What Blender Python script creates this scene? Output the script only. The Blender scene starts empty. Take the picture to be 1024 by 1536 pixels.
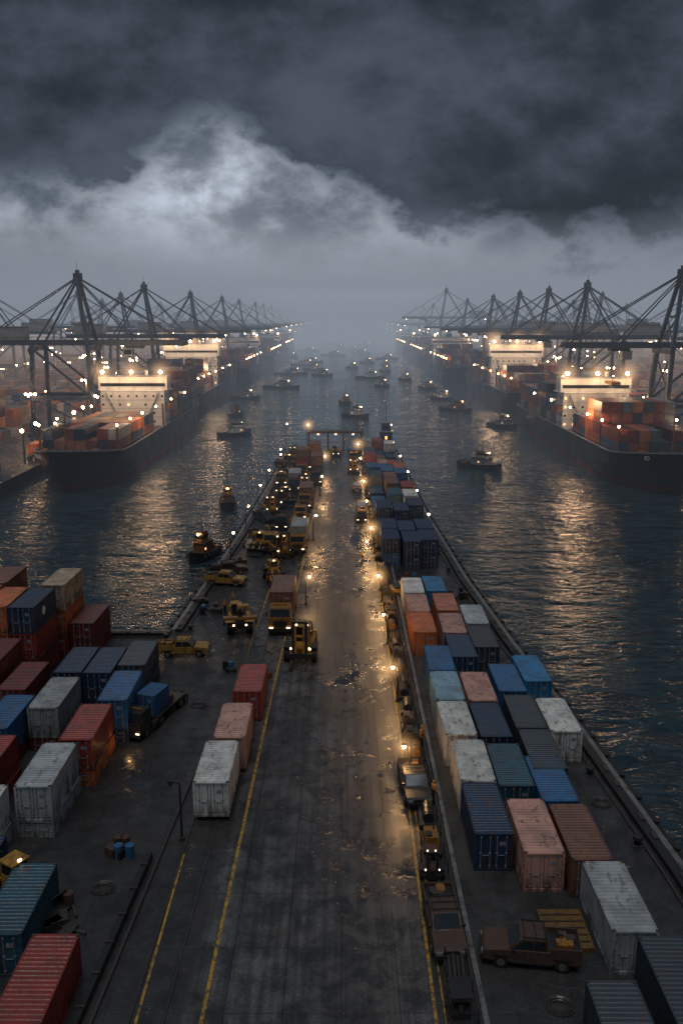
import bpy, math, random
from mathutils import Matrix, Vector
R=random.Random(7)
sc=bpy.context.scene
sc.view_settings.view_transform='Standard'
try: sc.view_settings.look='None'
except Exception: pass
sc.view_settings.exposure=0

# ---------------------------------------------------------------- node helper
class NT:
    def __init__(s,nt): s.nt=nt; nt.nodes.clear()
    def n(s,t,**k):
        nd=s.nt.nodes.new(t)
        for a,b in k.items():
            if hasattr(nd,a): setattr(nd,a,b)
        return nd
    def l(s,a,b): s.nt.links.new(a,b)
    def inp(s,sock,v):
        if isinstance(v,bpy.types.NodeSocket): s.l(v,sock)
        else: sock.default_value=v
    def m(s,op,a,b=0.0,c=None,clamp=False):
        nd=s.n('ShaderNodeMath',operation=op); nd.use_clamp=clamp
        s.inp(nd.inputs[0],a); s.inp(nd.inputs[1],b)
        if c is not None: s.inp(nd.inputs[2],c)
        return nd.outputs[0]
    def mix(s,f,a,b,mode='MIX'):
        nd=s.n('ShaderNodeMix',data_type='RGBA',blend_type=mode)
        s.inp(nd.inputs[0],f)
        for i,v in ((6,a),(7,b)):
            if not isinstance(v,bpy.types.NodeSocket) and len(v)==3: v=(*v,1)
            s.inp(nd.inputs[i],v)
        return nd.outputs[2]
    def step(s,x,a,b,lo=0.0,hi=1.0):
        nd=s.n('ShaderNodeMapRange',interpolation_type='SMOOTHSTEP')
        s.inp(nd.inputs[0],x); s.inp(nd.inputs[1],a); s.inp(nd.inputs[2],b)
        s.inp(nd.inputs[3],lo); s.inp(nd.inputs[4],hi)
        return nd.outputs[0]
    def noise(s,vec,scale,det=4,rough=.55,dist=0):
        nd=s.n('ShaderNodeTexNoise'); s.inp(nd.inputs['Vector'],vec)
        nd.inputs['Scale'].default_value=scale; nd.inputs['Detail'].default_value=det
        nd.inputs['Roughness'].default_value=rough; nd.inputs['Distortion'].default_value=dist
        return nd.outputs['Fac']
    def mapv(s,vec,sx=1,sy=1,sz=1,loc=(0,0,0)):
        nd=s.n('ShaderNodeMapping'); s.inp(nd.inputs[0],vec)
        nd.inputs['Location'].default_value=loc
        nd.inputs['Scale'].default_value=(sx,sy,sz); return nd.outputs[0]
    def bump(s,h,strength,dist,norm=None):
        nd=s.n('ShaderNodeBump'); s.inp(nd.inputs['Height'],h)
        nd.inputs['Strength'].default_value=strength; nd.inputs['Distance'].default_value=dist
        if norm is not None: s.l(norm,nd.inputs['Normal'])
        return nd.outputs[0]
def newmat(name):
    m=bpy.data.materials.new(name); m.use_nodes=True
    return m,NT(m.node_tree)
def finish(k,col,rough,metal=0.0,norm=None,emis=None,est=0.0,spec=.5):
    b=k.n('ShaderNodeBsdfPrincipled'); o=k.n('ShaderNodeOutputMaterial')
    if not isinstance(col,bpy.types.NodeSocket) and len(col)==3: col=(*col,1)
    k.inp(b.inputs['Base Color'],col); k.inp(b.inputs['Roughness'],rough); k.inp(b.inputs['Metallic'],metal)
    b.inputs['Specular IOR Level'].default_value=spec
    if norm is not None: k.l(norm,b.inputs['Normal'])
    if emis is not None:
        b.inputs['Emission Color'].default_value=(*emis,1); b.inputs['Emission Strength'].default_value=est
    k.l(b.outputs[0],o.inputs[0]); return b
MC={}
def paint(name,c,r=.45,metal=0.0,dirt=.45,scale=1.2):
    if name in MC: return MC[name]
    m,k=newmat(name)
    tc=k.n('ShaderNodeTexCoord').outputs['Object']
    n=k.noise(tc,scale,4,.65); n2=k.noise(k.mapv(tc,3,3,.5),scale*1.5,3,.6)
    f=k.step(n,.45,.72,0,dirt); f2=k.step(n2,.47,.72,0,dirt)
    col=k.mix(f,c,tuple(x*.35+.01 for x in c)); col=k.mix(f2,col,(.045,.028,.018))
    finish(k,col,k.step(n,.3,.7,r*.7,min(1,r*1.3)),metal)
    MC[name]=m; return m
def glow(name,c,st,samp=True):
    if name in MC: return MC[name]
    m,k=newmat(name); finish(k,c,.5,emis=c,est=st); MC[name]=m
    if not samp:
        try: m.cycles.emission_sampling='NONE'
        except Exception: pass
    return m

# ---------------------------------------------------------------- mesh builder
class MB:
    def __init__(s): s.v=[];s.f=[];s.mi=[];s.mats=[];s.col=[];s.M=Matrix.Identity(4);s.c=(.5,.5,.5)
    def mat(s,m):
        if m not in s.mats: s.mats.append(m)
        return s.mats.index(m)
    def add(s,vs,fs,m):
        o=len(s.v); i=s.mat(m)
        s.v+= [tuple(s.M@Vector(p)) for p in vs]
        for f in fs: s.f.append(tuple(o+a for a in f)); s.mi.append(i); s.col.append(s.c)
    def box(s,x,y,z,sx,sy,sz,m,tx=1,ty=1,ox=0,oy=0,bottom=True):
        a,b=sx/2,sy/2
        vs=[(x-a,y-b,z),(x+a,y-b,z),(x+a,y+b,z),(x-a,y+b,z)]
        vs+=[(x+ox-a*tx,y+oy-b*ty,z+sz),(x+ox+a*tx,y+oy-b*ty,z+sz),(x+ox+a*tx,y+oy+b*ty,z+sz),(x+ox-a*tx,y+oy+b*ty,z+sz)]
        fs=[(4,5,6,7),(0,1,5,4),(1,2,6,5),(2,3,7,6),(3,0,4,7)]
        if bottom: fs.append((3,2,1,0))
        s.add(vs,fs,m)
    def cyl(s,p0,p1,r0,r1,m,n=12):
        p0,p1=Vector(p0),Vector(p1); d=(p1-p0).normalized()
        u=d.orthogonal().normalized(); w=d.cross(u)
        vs=[];
        for p,r in ((p0,r0),(p1,r1)):
            for i in range(n):
                a=2*math.pi*i/n; vs.append(tuple(p+u*math.cos(a)*r+w*math.sin(a)*r))
        fs=[(i,(i+1)%n,n+(i+1)%n,n+i) for i in range(n)]+[tuple(range(n-1,-1,-1)),tuple(range(n,2*n))]
        s.add(vs,fs,m)
    def beam(s,p0,p1,w,h,m):
        p0,p1=Vector(p0),Vector(p1); d=(p1-p0).normalized()
        up=Vector((0,0,1)) if abs(d.z)<.95 else Vector((0,1,0))
        u=d.cross(up).normalized(); q=u.cross(d)
        vs=[]
        for p in (p0,p1):
            for a,b in ((-1,-1),(1,-1),(1,1),(-1,1)): vs.append(tuple(p+u*a*w/2+q*b*h/2))
        s.add(vs,[(0,1,5,4),(1,2,6,5),(2,3,7,6),(3,0,4,7),(3,2,1,0),(4,5,6,7)],m)
    def prism(s,prof,x0,x1,m,taper=None):
        n=len(prof); vs=[(x0,y,z) for y,z in prof]+[(x1,y,z) for y,z in prof]
        fs=[(i,(i+1)%n,n+(i+1)%n,n+i) for i in range(n)]+[tuple(range(n-1,-1,-1)),tuple(range(n,2*n))]
        s.add(vs,fs,m)
    def wheel(s,x,y,r,w,tyre,hub):
        s.cyl((x-w/2,y,r),(x+w/2,y,r),r,r,tyre,16)
        s.cyl((x-w/2-.02,y,r),(x+w/2+.02,y,r),r*.55,r*.55,hub,10)
    def sphere(s,p,r,m,seg=8,ring=5):
        vs=[];fs=[]
        for j in range(1,ring):
            t=math.pi*j/ring
            for i in range(seg):
                a=2*math.pi*i/seg; vs.append((p[0]+r*math.sin(t)*math.cos(a),p[1]+r*math.sin(t)*math.sin(a),p[2]+r*math.cos(t)))
        vs.append((p[0],p[1],p[2]+r)); vs.append((p[0],p[1],p[2]-r)); T=len(vs)-2;B=T+1
        for j in range(ring-2):
            for i in range(seg):
                fs.append((j*seg+i,(j+1)*seg+i,(j+1)*seg+(i+1)%seg,j*seg+(i+1)%seg))
        for i in range(seg):
            fs.append((T,i,(i+1)%seg)); fs.append((B,(ring-2)*seg+(i+1)%seg,(ring-2)*seg+i))
        s.add(vs,fs,m)
    def mesh(s,name,colattr=False):
        me=bpy.data.meshes.new(name); me.from_pydata(s.v,[],s.f)
        for m in s.mats: me.materials.append(m)
        me.polygons.foreach_set('material_index',s.mi)
        if colattr:
            at=me.attributes.new('Col','FLOAT_COLOR','FACE')
            buf=[]
            for c in s.col: buf+= [c[0],c[1],c[2],1]
            at.data.foreach_set('color',buf)
        me.update(); return me
    def obj(s,name,loc=(0,0,0),rz=0,parent=None,colattr=False,scale=1):
        return place(name,s.mesh(name,colattr),loc,rz,parent,scale)
def place(name,me,loc=(0,0,0),rz=0,parent=None,scale=1,color=None):
    o=bpy.data.objects.new(name,me); sc.collection.objects.link(o)
    o.location=loc; o.rotation_euler=(0,0,rz)
    o.scale=(scale,)*3 if isinstance(scale,(int,float)) else scale
    if parent: o.parent=parent
    if color: o.color=(*color,1)
    return o
def empty(name,loc=(0,0,0),rz=0):
    return place(name,None,loc,rz)

# ---------------------------------------------------------------- materials
def pos(k): return k.n('ShaderNodeNewGeometry').outputs['Position']
def mat_tarmac():
    m,k=newmat('wet_tarmac'); p=pos(k)
    sep=k.n('ShaderNodeSeparateXYZ'); k.l(p,sep.inputs[0]); X,Y=sep.outputs[0],sep.outputs[1]
    big=k.noise(k.mapv(p,1,.6,1),.10,4,.6,.4); mid=k.noise(p,.55,6,.70,.3); fine=k.noise(p,7,3,.75)
    tr=k.noise(k.mapv(p,1.9,.05,1),1,5,.65)
    road=k.m('MULTIPLY',k.step(X,-8.6,-7.2),k.step(X,4.5,4.9,1,0))
    c=k.mix(k.step(mid,.35,.68),(.018,.0175,.017),(.092,.086,.080))
    cr=k.mix(k.step(tr,.3,.7),(.045,.044,.043),(.15,.144,.138))
    cr=k.mix(k.step(mid,.42,.66,0,.7),cr,(.028,.027,.026))
    c=k.mix(road,c,cr)
    c=k.mix(k.step(k.noise(p,.22,5,.7),.5,.72,0,.45),c,(.070,.048,.033))
    br=k.n('ShaderNodeTexBrick'); k.l(p,br.inputs['Vector']); br.offset=0.0
    br.inputs['Scale'].default_value=1; br.inputs['Brick Width'].default_value=2.95; br.inputs['Row Height'].default_value=4.6
    br.inputs['Mortar Size'].default_value=.04; br.inputs['Mortar Smooth'].default_value=.3
    br.inputs['Color1'].default_value=(.72,.72,.72,1); br.inputs['Color2'].default_value=(1.2,1.2,1.2,1); br.inputs['Mortar'].default_value=(.2,.2,.2,1)
    c=k.mix(k.m('MULTIPLY_ADD',road,.5,.35),c,k.mix(1,c,br.outputs['Color'],'MULTIPLY'))
    c=k.mix(k.step(fine,.38,.66,0,.5),c,(.012,.012,.012))
    wet=k.step(k.m('ADD',k.m('MULTIPLY',big,.45),k.m('MULTIPLY',mid,.55)),.38,.60)
    pud=k.step(k.m('ADD',k.m('MULTIPLY',big,.6),k.m('MULTIPLY',mid,.4)),.53,.60)
    c=k.mix(k.m('MULTIPLY',wet,.5),c,(.014,.014,.015))
    rough=k.m('ADD',k.step(wet,0,1,.52,.23),k.m('MULTIPLY',k.m('SUBTRACT',fine,.5),.2))
    rough=k.m('MAXIMUM',k.m('MULTIPLY',rough,k.step(pud,0,1,1,.45)),.08)
    h=k.m('MULTIPLY',k.m('ADD',fine,k.m('MULTIPLY',mid,1.8)),k.step(pud,0,1,1,.15))
    nb=k.bump(h,.7,.03); nb=k.bump(br.outputs['Fac'],.4,-.02,nb)
    finish(k,c,rough,0,nb); return m
def mat_concrete(name='old_concrete',c1=(.09,.085,.08),c2=(.19,.18,.165),r=.55):
    m,k=newmat(name); p=pos(k)
    n=k.noise(p,.8,5,.7); s2=k.noise(k.mapv(p,2,2,.3),1.3,4,.6)
    c=k.mix(k.step(n,.3,.7),c1,c2); c=k.mix(k.step(s2,.5,.7,0,.7),c,(.03,.026,.022))
    finish(k,c,k.step(n,.3,.7,r*.5,r),0,k.bump(n,.4,.05)); return m
def mat_yellowline():
    m,k=newmat('worn_yellow_paint'); p=pos(k); n=k.noise(p,2.4,6,.8)
    c=k.mix(k.step(n,.42,.62),(.48,.26,.03),(.06,.048,.034))
    finish(k,c,k.step(n,.3,.7,.25,.5)); return m
def mat_water():
    m,k=newmat('harbour_water'); p=pos(k)
    a=k.noise(k.mapv(p,.07,.12,1),1,2,.5,.5)
    b=k.noise(k.mapv(p,.28,.60,1),1,3,.55,1.0)
    c=k.noise(k.mapv(p,1.4,2.6,1),1,2,.6,.3)
    pat=k.noise(p,.018,3,.6,.5)
    h=k.m('ADD',k.m('MULTIPLY',a,1.2),k.m('ADD',k.m('MULTIPLY',b,k.step(pat,.35,.65,.40,.75)),k.m('MULTIPLY',c,k.step(pat,.35,.65,.04,.09))))
    nb=k.bump(h,1.0,.85)
    foam=k.step(k.m('ADD',k.m('MULTIPLY',b,.6),k.m('MULTIPLY',k.noise(p,2.5,4,.7),.4)),.68,.76,0,.5)
    col=k.mix(k.step(b,.35,.7),(.010,.023,.030),(.026,.050,.061)); col=k.mix(foam,col,(.28,.31,.33))
    finish(k,col,k.step(pat,.35,.65,.10,.16),0,nb,spec=.5).inputs['IOR'].default_value=1.33
    return m
def mat_container():
    m,k=newmat('container_paint')
    tc=k.n('ShaderNodeTexCoord').outputs['Object']; oi=k.n('ShaderNodeObjectInfo')
    ad=k.n('ShaderNodeVectorMath',operation='ADD'); k.l(tc,ad.inputs[0])
    cb=k.n('ShaderNodeCombineXYZ'); r=k.m('MULTIPLY',oi.outputs['Random'],90)
    for i in range(3): k.l(r,cb.inputs[i])
    k.l(cb.outputs[0],ad.inputs[1]); p=ad.outputs[0]
    n=k.noise(p,.6,4,.6,.3); st=k.noise(k.mapv(p,3.2,1.3,.45),1,3,.6); f=k.noise(p,5,3,.7)
    base=oi.outputs['Color']
    c=k.mix(k.step(n,.35,.7,0,.6),base,k.mix(1,base,(.38,.38,.40),'MULTIPLY'))
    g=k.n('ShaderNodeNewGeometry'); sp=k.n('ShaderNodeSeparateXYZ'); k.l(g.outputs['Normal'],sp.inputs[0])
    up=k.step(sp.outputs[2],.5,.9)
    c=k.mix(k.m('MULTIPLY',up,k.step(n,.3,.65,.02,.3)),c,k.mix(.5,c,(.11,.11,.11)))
    rust=k.step(k.m('ADD',k.m('MULTIPLY',st,.72),k.m('MULTIPLY',f,.28)),.52,.66,0,.75)
    c=k.mix(rust,c,(.085,.036,.018))
    z=k.n('ShaderNodeSeparateXYZ'); k.l(tc,z.inputs[0])
    c=k.mix(k.m('MULTIPLY',k.step(z.outputs[2],0,1.1,.75,0),k.step(st,.3,.6)),c,(.03,.020,.014))
    finish(k,c,k.step(f,.3,.7,.30,.55),0.0,k.bump(f,.2,.02)); return m
def mat_mass():
    m,k=newmat('stacked_container_paint'); p=pos(k)
    at=k.n('ShaderNodeAttribute',attribute_name='Col'); base=at.outputs['Color']
    n=k.noise(p,.5,4,.7)
    c=k.mix(k.step(n,.4,.7,0,.6),base,k.mix(1,base,(.35,.33,.32),'MULTIPLY'))
    w=k.n('ShaderNodeTexWave',wave_type='BANDS',bands_direction='DIAGONAL'); k.l(k.mapv(p,1,1,0),w.inputs[0]); w.inputs['Scale'].default_value=2.2
    finish(k,c,.5,0,k.bump(w.outputs['Fac'],.5,.05)); return m
TAR=mat_tarmac(); CON=mat_concrete(); WAT=mat_water(); YEL=mat_yellowline(); CPT=mat_container(); CMS=mat_mass()
DKC=mat_concrete('dark_quay_wall',(.02,.02,.02),(.06,.056,.05),.6)
RUB=paint('black_rubber',(.012,.012,.013),.6,0,.3)
STL=paint('weathered_steel',(.07,.060,.05),.4,.3,.6)
DST=paint('dark_steel',(.028,.028,.029),.45,.3,.5)
GLS=paint('dark_glass',(.015,.02,.025),.08,0,.1)
YPT=paint('yellow_machine_paint',(.40,.20,.025),.4,0,.9,1.8)
OPT=paint('amber_machine_paint',(.28,.12,.022),.4,0,.9,1.8)
WPT=paint('white_ship_paint',(.72,.70,.66),.45,0,.25,.15)
CRP=paint('crane_blue_grey_paint',(.035,.050,.070),.5,.1,.5,.2)
BPT=paint('blue_paint',(.03,.11,.22),.4,0,.5)
RPT=paint('red_oxide_paint',(.17,.035,.025),.5,0,.6,.3)
BLK=paint('black_hull_paint',(.016,.018,.022),.4,0,.3,.15)
DKR=paint('deck_paint',(.10,.045,.035),.6,0,.6,.3)
HUB=paint('wheel_hub',(.16,.13,.09),.5,.2,.6)
TOR=paint('orange_paint',(.45,.13,.03),.45,0,.5)
GRN=paint('grey_paint',(.24,.25,.26),.5,0,.5)
FAD=paint('faded_ochre_paint',(.16,.085,.02),.5,0,.95,1.5)
LMP=glow('warm_lamp_glass',(1,.60,.26),80,False)
LMF=glow('floodlight_glass',(1,.60,.29),80,False)
LMD=glow('window_lamplight',(1,.55,.22),2.2,False)
HDL=glow('headlamp_glass',(1,.72,.42),5,False)

def point(parent,loc,e,r=.25,c=(1,.56,.22),name='lamp_light'):
    d=bpy.data.lights.new(name,'POINT'); d.energy=e; d.color=c; d.shadow_soft_size=r
    o=bpy.data.objects.new(name,d); sc.collection.objects.link(o); o.location=loc
    if parent: o.parent=parent
    return o
def halo_mesh(name,st,col):  # glow ball: bloom around a lamp put in as volume emission, not scattered light
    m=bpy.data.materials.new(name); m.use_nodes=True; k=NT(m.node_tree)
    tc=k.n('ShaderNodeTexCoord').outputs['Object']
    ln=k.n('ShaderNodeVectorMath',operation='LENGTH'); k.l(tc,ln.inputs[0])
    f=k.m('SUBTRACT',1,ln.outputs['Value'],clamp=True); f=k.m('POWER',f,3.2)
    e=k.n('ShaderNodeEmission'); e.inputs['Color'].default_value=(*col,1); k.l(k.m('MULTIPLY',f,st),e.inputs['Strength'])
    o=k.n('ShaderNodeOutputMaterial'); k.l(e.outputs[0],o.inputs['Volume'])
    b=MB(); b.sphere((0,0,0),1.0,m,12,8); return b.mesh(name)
HALO_N=halo_mesh('lamp_halo_small',.9,(1,.55,.22)); HALO_F=halo_mesh('lamp_halo_large',.30,(1,.58,.28))

# ---------------------------------------------------------------- water, land, pier
ZW=-3.0
b=MB(); b.add([(-6000,-300,ZW),(6000,-300,ZW),(6000,9000,ZW),(-6000,9000,ZW)],[(0,1,2,3)],WAT); b.obj('water')

RE=[(22.5,-30),(22.4,30),(21.8,48),(20.3,69),(18.5,87),(16.8,110),(15.2,150),(14.0,226)]
LE=[(-14.6,226),(-15,180),(-16.7,130),(-18.9,90.5)]
b=MB()
poly=RE+LE+[(-71,90.5),(-71,-30)]
n=len(poly)
b.add([(x,y,0) for x,y in poly],[tuple(range(n))],TAR)
vs=[(x,y,0) for x,y in poly]+[(x,y,-7) for x,y in poly]
b.add(vs,[(i,i+n,(i+1)%n+n,(i+1)%n) for i in range(n)],DKC)
b.obj('pier')
b=MB()
def slab(b,x0,x1,y0,y1,mt,mw):
    b.add([(x0,y0,0),(x1,y0,0),(x1,y1,0),(x0,y1,0)],[(0,1,2,3)],mt)
    b.add([(x0,y0,0),(x1,y0,0),(x1,y1,0),(x0,y1,0),(x0,y0,-7),(x1,y0,-7),(x1,y1,-7),(x0,y1,-7)],[(0,4,5,1),(1,5,6,2),(2,6,7,3),(3,7,4,0)],mw)
slab(b,-5000,-71.05,-30,8000,TAR,DKC); b.obj('quay_ground')
b=MB(); slab(b,82,5000,110,8000,TAR,DKC); b.obj('quay_ground')

def along(line,off):
    out=[]
    for i,(x,y) in enumerate(line):
        a=line[max(0,i-1)]; c=line[min(len(line)-1,i+1)]
        d=Vector((c[0]-a[0],c[1]-a[1])).normalized(); nrm=Vector((-d.y,d.x))
        out.append((x+nrm.x*off,y+nrm.y*off))
    return out
def runbeam(b,line,off,z,w,h,m):
    L=along(line,off)
    for p,q in zip(L[:-1],L[1:]): b.beam((p[0],p[1],z),(q[0],q[1],z),w,h,m)
def sample(line,step):
    acc=0; out=[]
    for p,q in zip(line[:-1],line[1:]):
        p,q=Vector(p),Vector(q); L=(q-p).length; t=acc
        while t<L: out.append(tuple(p+(q-p)*t/L)); t+=step
        acc=t-L
    return out
for nm,line in (('pier_kerb',RE),('pier_kerb',LE),('pier_kerb',[(-18.9,90.5),(-71,90.5)])):
    b=MB()
    runbeam(b,line,.35,.16,.40,.34,CON)
    runbeam(b,line,-.28,-.35,.5,.5,RUB)
    runbeam(b,line,-.22,-1.5,.35,.4,STL)
    runbeam(b,line,.95,.2,.7,.4,DST)
    runbeam(b,line,1.7,.06,.16,.14,STL)
    for x,y in sample(along(line,-.35),3.1): b.cyl((x,y,-3.3),(x,y,.12),.24,.24,RUB,8)
    for x,y in sample(along(line,.8),2.2):
        if R.random()<.5: b.box(x,y,.0,.35,.8,.48,STL)
    b.obj(nm)
bb=MB(); bb.cyl((0,0,0),(0,0,.45),.22,.17,DST); bb.cyl((0,0,.45),(0,0,.62),.34,.3,DST); bb.box(0,0,0,.7,.7,.05,STL)
bme=bb.mesh('mooring_bollard')
for x,y in sample(along(RE,2.1),9)+sample(along(LE,2.1),9)+sample(along([(-18.9,90.5),(-60,90.5)],2.1),9):
    if y>25: place('mooring_bollard',bme,(x,y,0))

def wavy(b,pts,w,z,m,seg=2.5):
    for (x0,y0),(x1,y1) in zip(pts[:-1],pts[1:]):
        b.add([(x0-w/2,y0,z),(x0+w/2,y0,z),(x1+w/2,y1,z),(x1-w/2,y1,z)],[(0,1,2,3)],m)
b=MB()
wavy(b,[(-7.0,20),(-6.9,40),(-6.4,75),(-5.6,110),(-4.9,150),(-4.6,222)],.20,.006,YEL)
wavy(b,[(4.6,20),(4.7,40),(4.9,75),(4.9,110),(4.6,150),(4.4,222)],.17,.006,YEL)
wavy(b,[(-10.1,20),(-10.2,50)],.14,.006,YEL)
wavy(b,[(-9.9,78),(-8.8,120),(-7.4,222)],.12,.006,YEL)
wavy(b,[(5.15,20),(5.2,100)],.08,.006,YEL)
b.obj('road_marking')
b=MB()
b.beam((7.15,20,.11),(7.0,110,.11),.28,.24,CON); b.beam((7.0,110,.11),(6.4,222,.11),.28,.24,CON)
b.obj('road_kerb')
b=MB()
for x in (5.45,6.5): b.beam((x,20,.05),(x-.5,222,.05),.09,.12,STL)
for x in (-7.9,-9.6): b.beam((x-1.0,28,.04),(x+1.9,222,.04),.08,.09,STL)
b.obj('rail_track')
b=MB(); b.beam((-13.3,30,.25),(-12.3,49.5,.25),.35,.5,DST); b.beam((-12.6,30,.1),(-11.2,60,.1),.15,.2,STL)
for i in range(8): b.box(-13.2+i*.12,32+i*2.3,.5,.5,.12,.1,STL)
b.obj('low_barrier')

# ---------------------------------------------------------------- containers
def container_mesh(L,H=2.6,detail=True):
    b=MB(); W=2.44; m=CPT
    per=.30; nn=int((L-.3)/per); y0=.15; per=(L-.3)/nn; d=.045
    for sx in (-1,1):
        xs=sx*W/2; pts=[]
        for i in range(nn):
            a=y0+i*per
            pts+=[(xs-sx*.02,a),(xs-sx*.02,a+per*.32),(xs-sx*(.02+d),a+per*.5),(xs-sx*(.02+d),a+per*.82)]
        pts.append((xs-sx*.02,L-.15))
        vs=[(x,y,.16) for x,y in pts]+[(x,y,H-.12) for x,y in pts]; q=len(pts)
        b.add(vs,[(i,i+1,q+i+1,q+i) for i in range(q-1)],m)
    pts=[]
    for i in range(nn):
        a=y0+i*per; pts+=[(a,H-.02),(a+per*.35,H-.02),(a+per*.5,H-.05),(a+per*.85,H-.05)]
    pts.append((L-.15,H-.02)); q=len(pts)
    vs=[(-W/2+.06,y,z) for y,z in pts]+[(W/2-.06,y,z) for y,z in pts]
    b.add(vs,[(i,q+i,q+i+1,i+1) for i in range(q-1)],m)
    b.box(0,L-.06,.16,W-.2,.05,H-.28,m)
    for sx in (-1,1):
        for y in (.075,L-.075): b.box(sx*(W/2-.075),y,0,.15,.15,H,m)
        b.box(sx*(W/2-.05),L/2,0,.1,L-.3,.17,m); b.box(sx*(W/2-.04),L/2,H-.12,.08,L-.3,.10,m)
        for y in (.09,L-.09):
            b.box(sx*(W/2-.085),y,H,.18,.19,.02,STL)
    for y in (.075,L-.075):
        b.box(0,y,0,W-.3,.15,.17,m); b.box(0,y,H-.12,W-.3,.15,.11,m)
    for sx in (-1,1):
        b.box(sx*.535,.09,.18,1.03,.05,H-.32,m)
        for kx in (.22,.8):
            b.cyl((sx*kx,.035,.12),(sx*kx,.035,H-.08),.022,.022,GRN,6)
            for z in (.3,1.2,H-.3): b.box(sx*kx,.045,z,.14,.04,.08,GRN)
        b.box(sx*.5,.03,1.05,.42,.03,.05,GRN)
        for z in (.4,.9,1.5,2.05):
            b.box(sx*1.04,.045,z*H/2.6,.1,.05,.09,m)
    b.box(.55,.055,1.75,.36,.012,.26,GRN)
    return b.mesh('shipping_container')
C20=container_mesh(6.06); C40=container_mesh(12.19)
WH=(.60,.58,.52);GY=(.29,.30,.29);LG=(.40,.42,.41);PK=(.52,.26,.19);SA=(.50,.17,.09);RD=(.30,.040,.026);DR=(.15,.026,.021)
OR=(.52,.13,.035);BL=(.018,.105,.235);BB=(.018,.165,.33);NV=(.012,.038,.085);DG=(.040,.055,.070);BR=(.19,.078,.045);TL=(.02,.085,.12);LB=(.20,.33,.40);BE=(.46,.34,.22)
def cont(x,y,z,c,L=20,rz=0,zs=1):
    j=R.uniform(.85,1.12); c=tuple(v*j for v in c)
    return place('shipping_container',C20 if L==20 else C40,(x,y,z),rz+R.uniform(-.016,.016),None,(1,1,zs),c)
for a in [(8.55,83.6,0,OR),(8.5,90.0,0,PK),(8.5,96.5,0,WH),(11.2,97.2,0,BB),(11.7,90.4,0,SA),(11.7,77.0,0,NV),(11.6,83.4,0,PK),(14.2,79.5,0,DG),(14.3,86.2,0,LG),
    (9.25,61.3,0,WH),(9.2,67.6,0,LB),(9.2,73.9,0,BL),(11.9,61.0,0,NV),(11.9,67.4,0,PK),(14.75,69.3,0,BL),(17.4,71.4,-.01,BB),
    (9.5,54.5,0,WH),(12.05,53.9,-.01,TL),(14.9,62.5,-.01,DG),(14.9,56.2,0,DG),(17.5,61.9,-.01,WH),(9.5,48.2,0,NV),(12.2,46.2,0,PK),
    (14.6,52.0,-.01,BL),(14.9,45.6,-.01,BR),(15.4,39.4,0,LG)]:
    cont(*a)
cont(16.4,26.9,0,DG,40); cont(13.1,30.3,-.3,DG)
cont(18.9,26.5,0,LG,20)
cont(-8.95,53.7,.35,WH); cont(-8.5,60.2,.35,PK); cont(-8.1,69,.1,RD)
b=MB()
for y in (54.2,60.7):
    for s in (-1,1):
        b.beam((-8.9+s*.5,y-.4,.85*.4),(-8.9+s*.5,y+5.6,.85*.4),.14,.1,DST)
        for dy in (.6,4.6,5.3): b.cyl((-8.9+s*1.0-.12,y+dy,.19),(-8.9+s*1.0+.12,y+dy,.19),.18,.18,RUB)
b.obj('container_trailer')
def pair(x,y,c1,c2):
    cont(x,y,0,c2,20,0,.44); cont(x,y,1.15,c1)
pair(-20.4,51.8,LG,GY); pair(-19.5,58.3,RD,OR); pair(-23.7,63.6,GY,DR); pair(-21.3,70.5,NV,NV); pair(-18.55,65,BL,NV); pair(-18.7,72.2,DG,DG)
pair(-26.4,60,BL,DR); pair(-25.2,53,RD,RD); pair(-23.9,70.6,NV,DG); pair(-27.5,67,DR,DR); pair(-23.2,46,WH,GY)
for x,y,cs in [(-29.6,76,(DR,RD,NV)),(-28.9,82.8,(RD,OR,BE)),(-32.2,76.2,(DR,OR,OR)),(-31.6,83,(RD,NV)),(-35,77,(BL,RD,OR)),(-38,78,(RD,BL,GY)),(-35,83.5,(DR,NV,BR)),(-41,77,(OR,RD)),(-30.5,69,(DR,DR)),(-33.5,69,(NV,RD))]:
    for i,c in enumerate(cs): cont(x,y,2.62*i,c)
pair(-26.3,83,DR,DR)
cont(-14.9,33.2,0,RD); cont(-17.9,39.2,0,TL); cont(-20.6,33.5,0,DR); cont(-22,42,-.01,NV)
b=MB(); b.cyl((-28.37,78.6,6.7),(-28.35,78.6,6.7),.42,.42,WPT,16); b.obj('container_mark')
cols=[BL,NV,NV,BL,DG,BB,TL,NV,PK,OR,RD,GY,BL,WH,BR]
for ci,(x,st) in enumerate(((7.0,116),(9.65,114.5),(12.3,115.5))):
    y=st
    while y<214:
        hgt=1 if R.random()<.6 else 2
        if y<122: hgt=2
        xx=x-(y-115)*.008+R.uniform(-.15,.15)
        if R.random()<.93:
            for i in range(hgt): cont(xx,y,2.62*i*.78,R.choice(cols[:8] if y<124 else cols),20,0,.78)
        y+=6.3+ (R.uniform(.5,4) if R.random()<.3 else R.uniform(0,.3))
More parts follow.
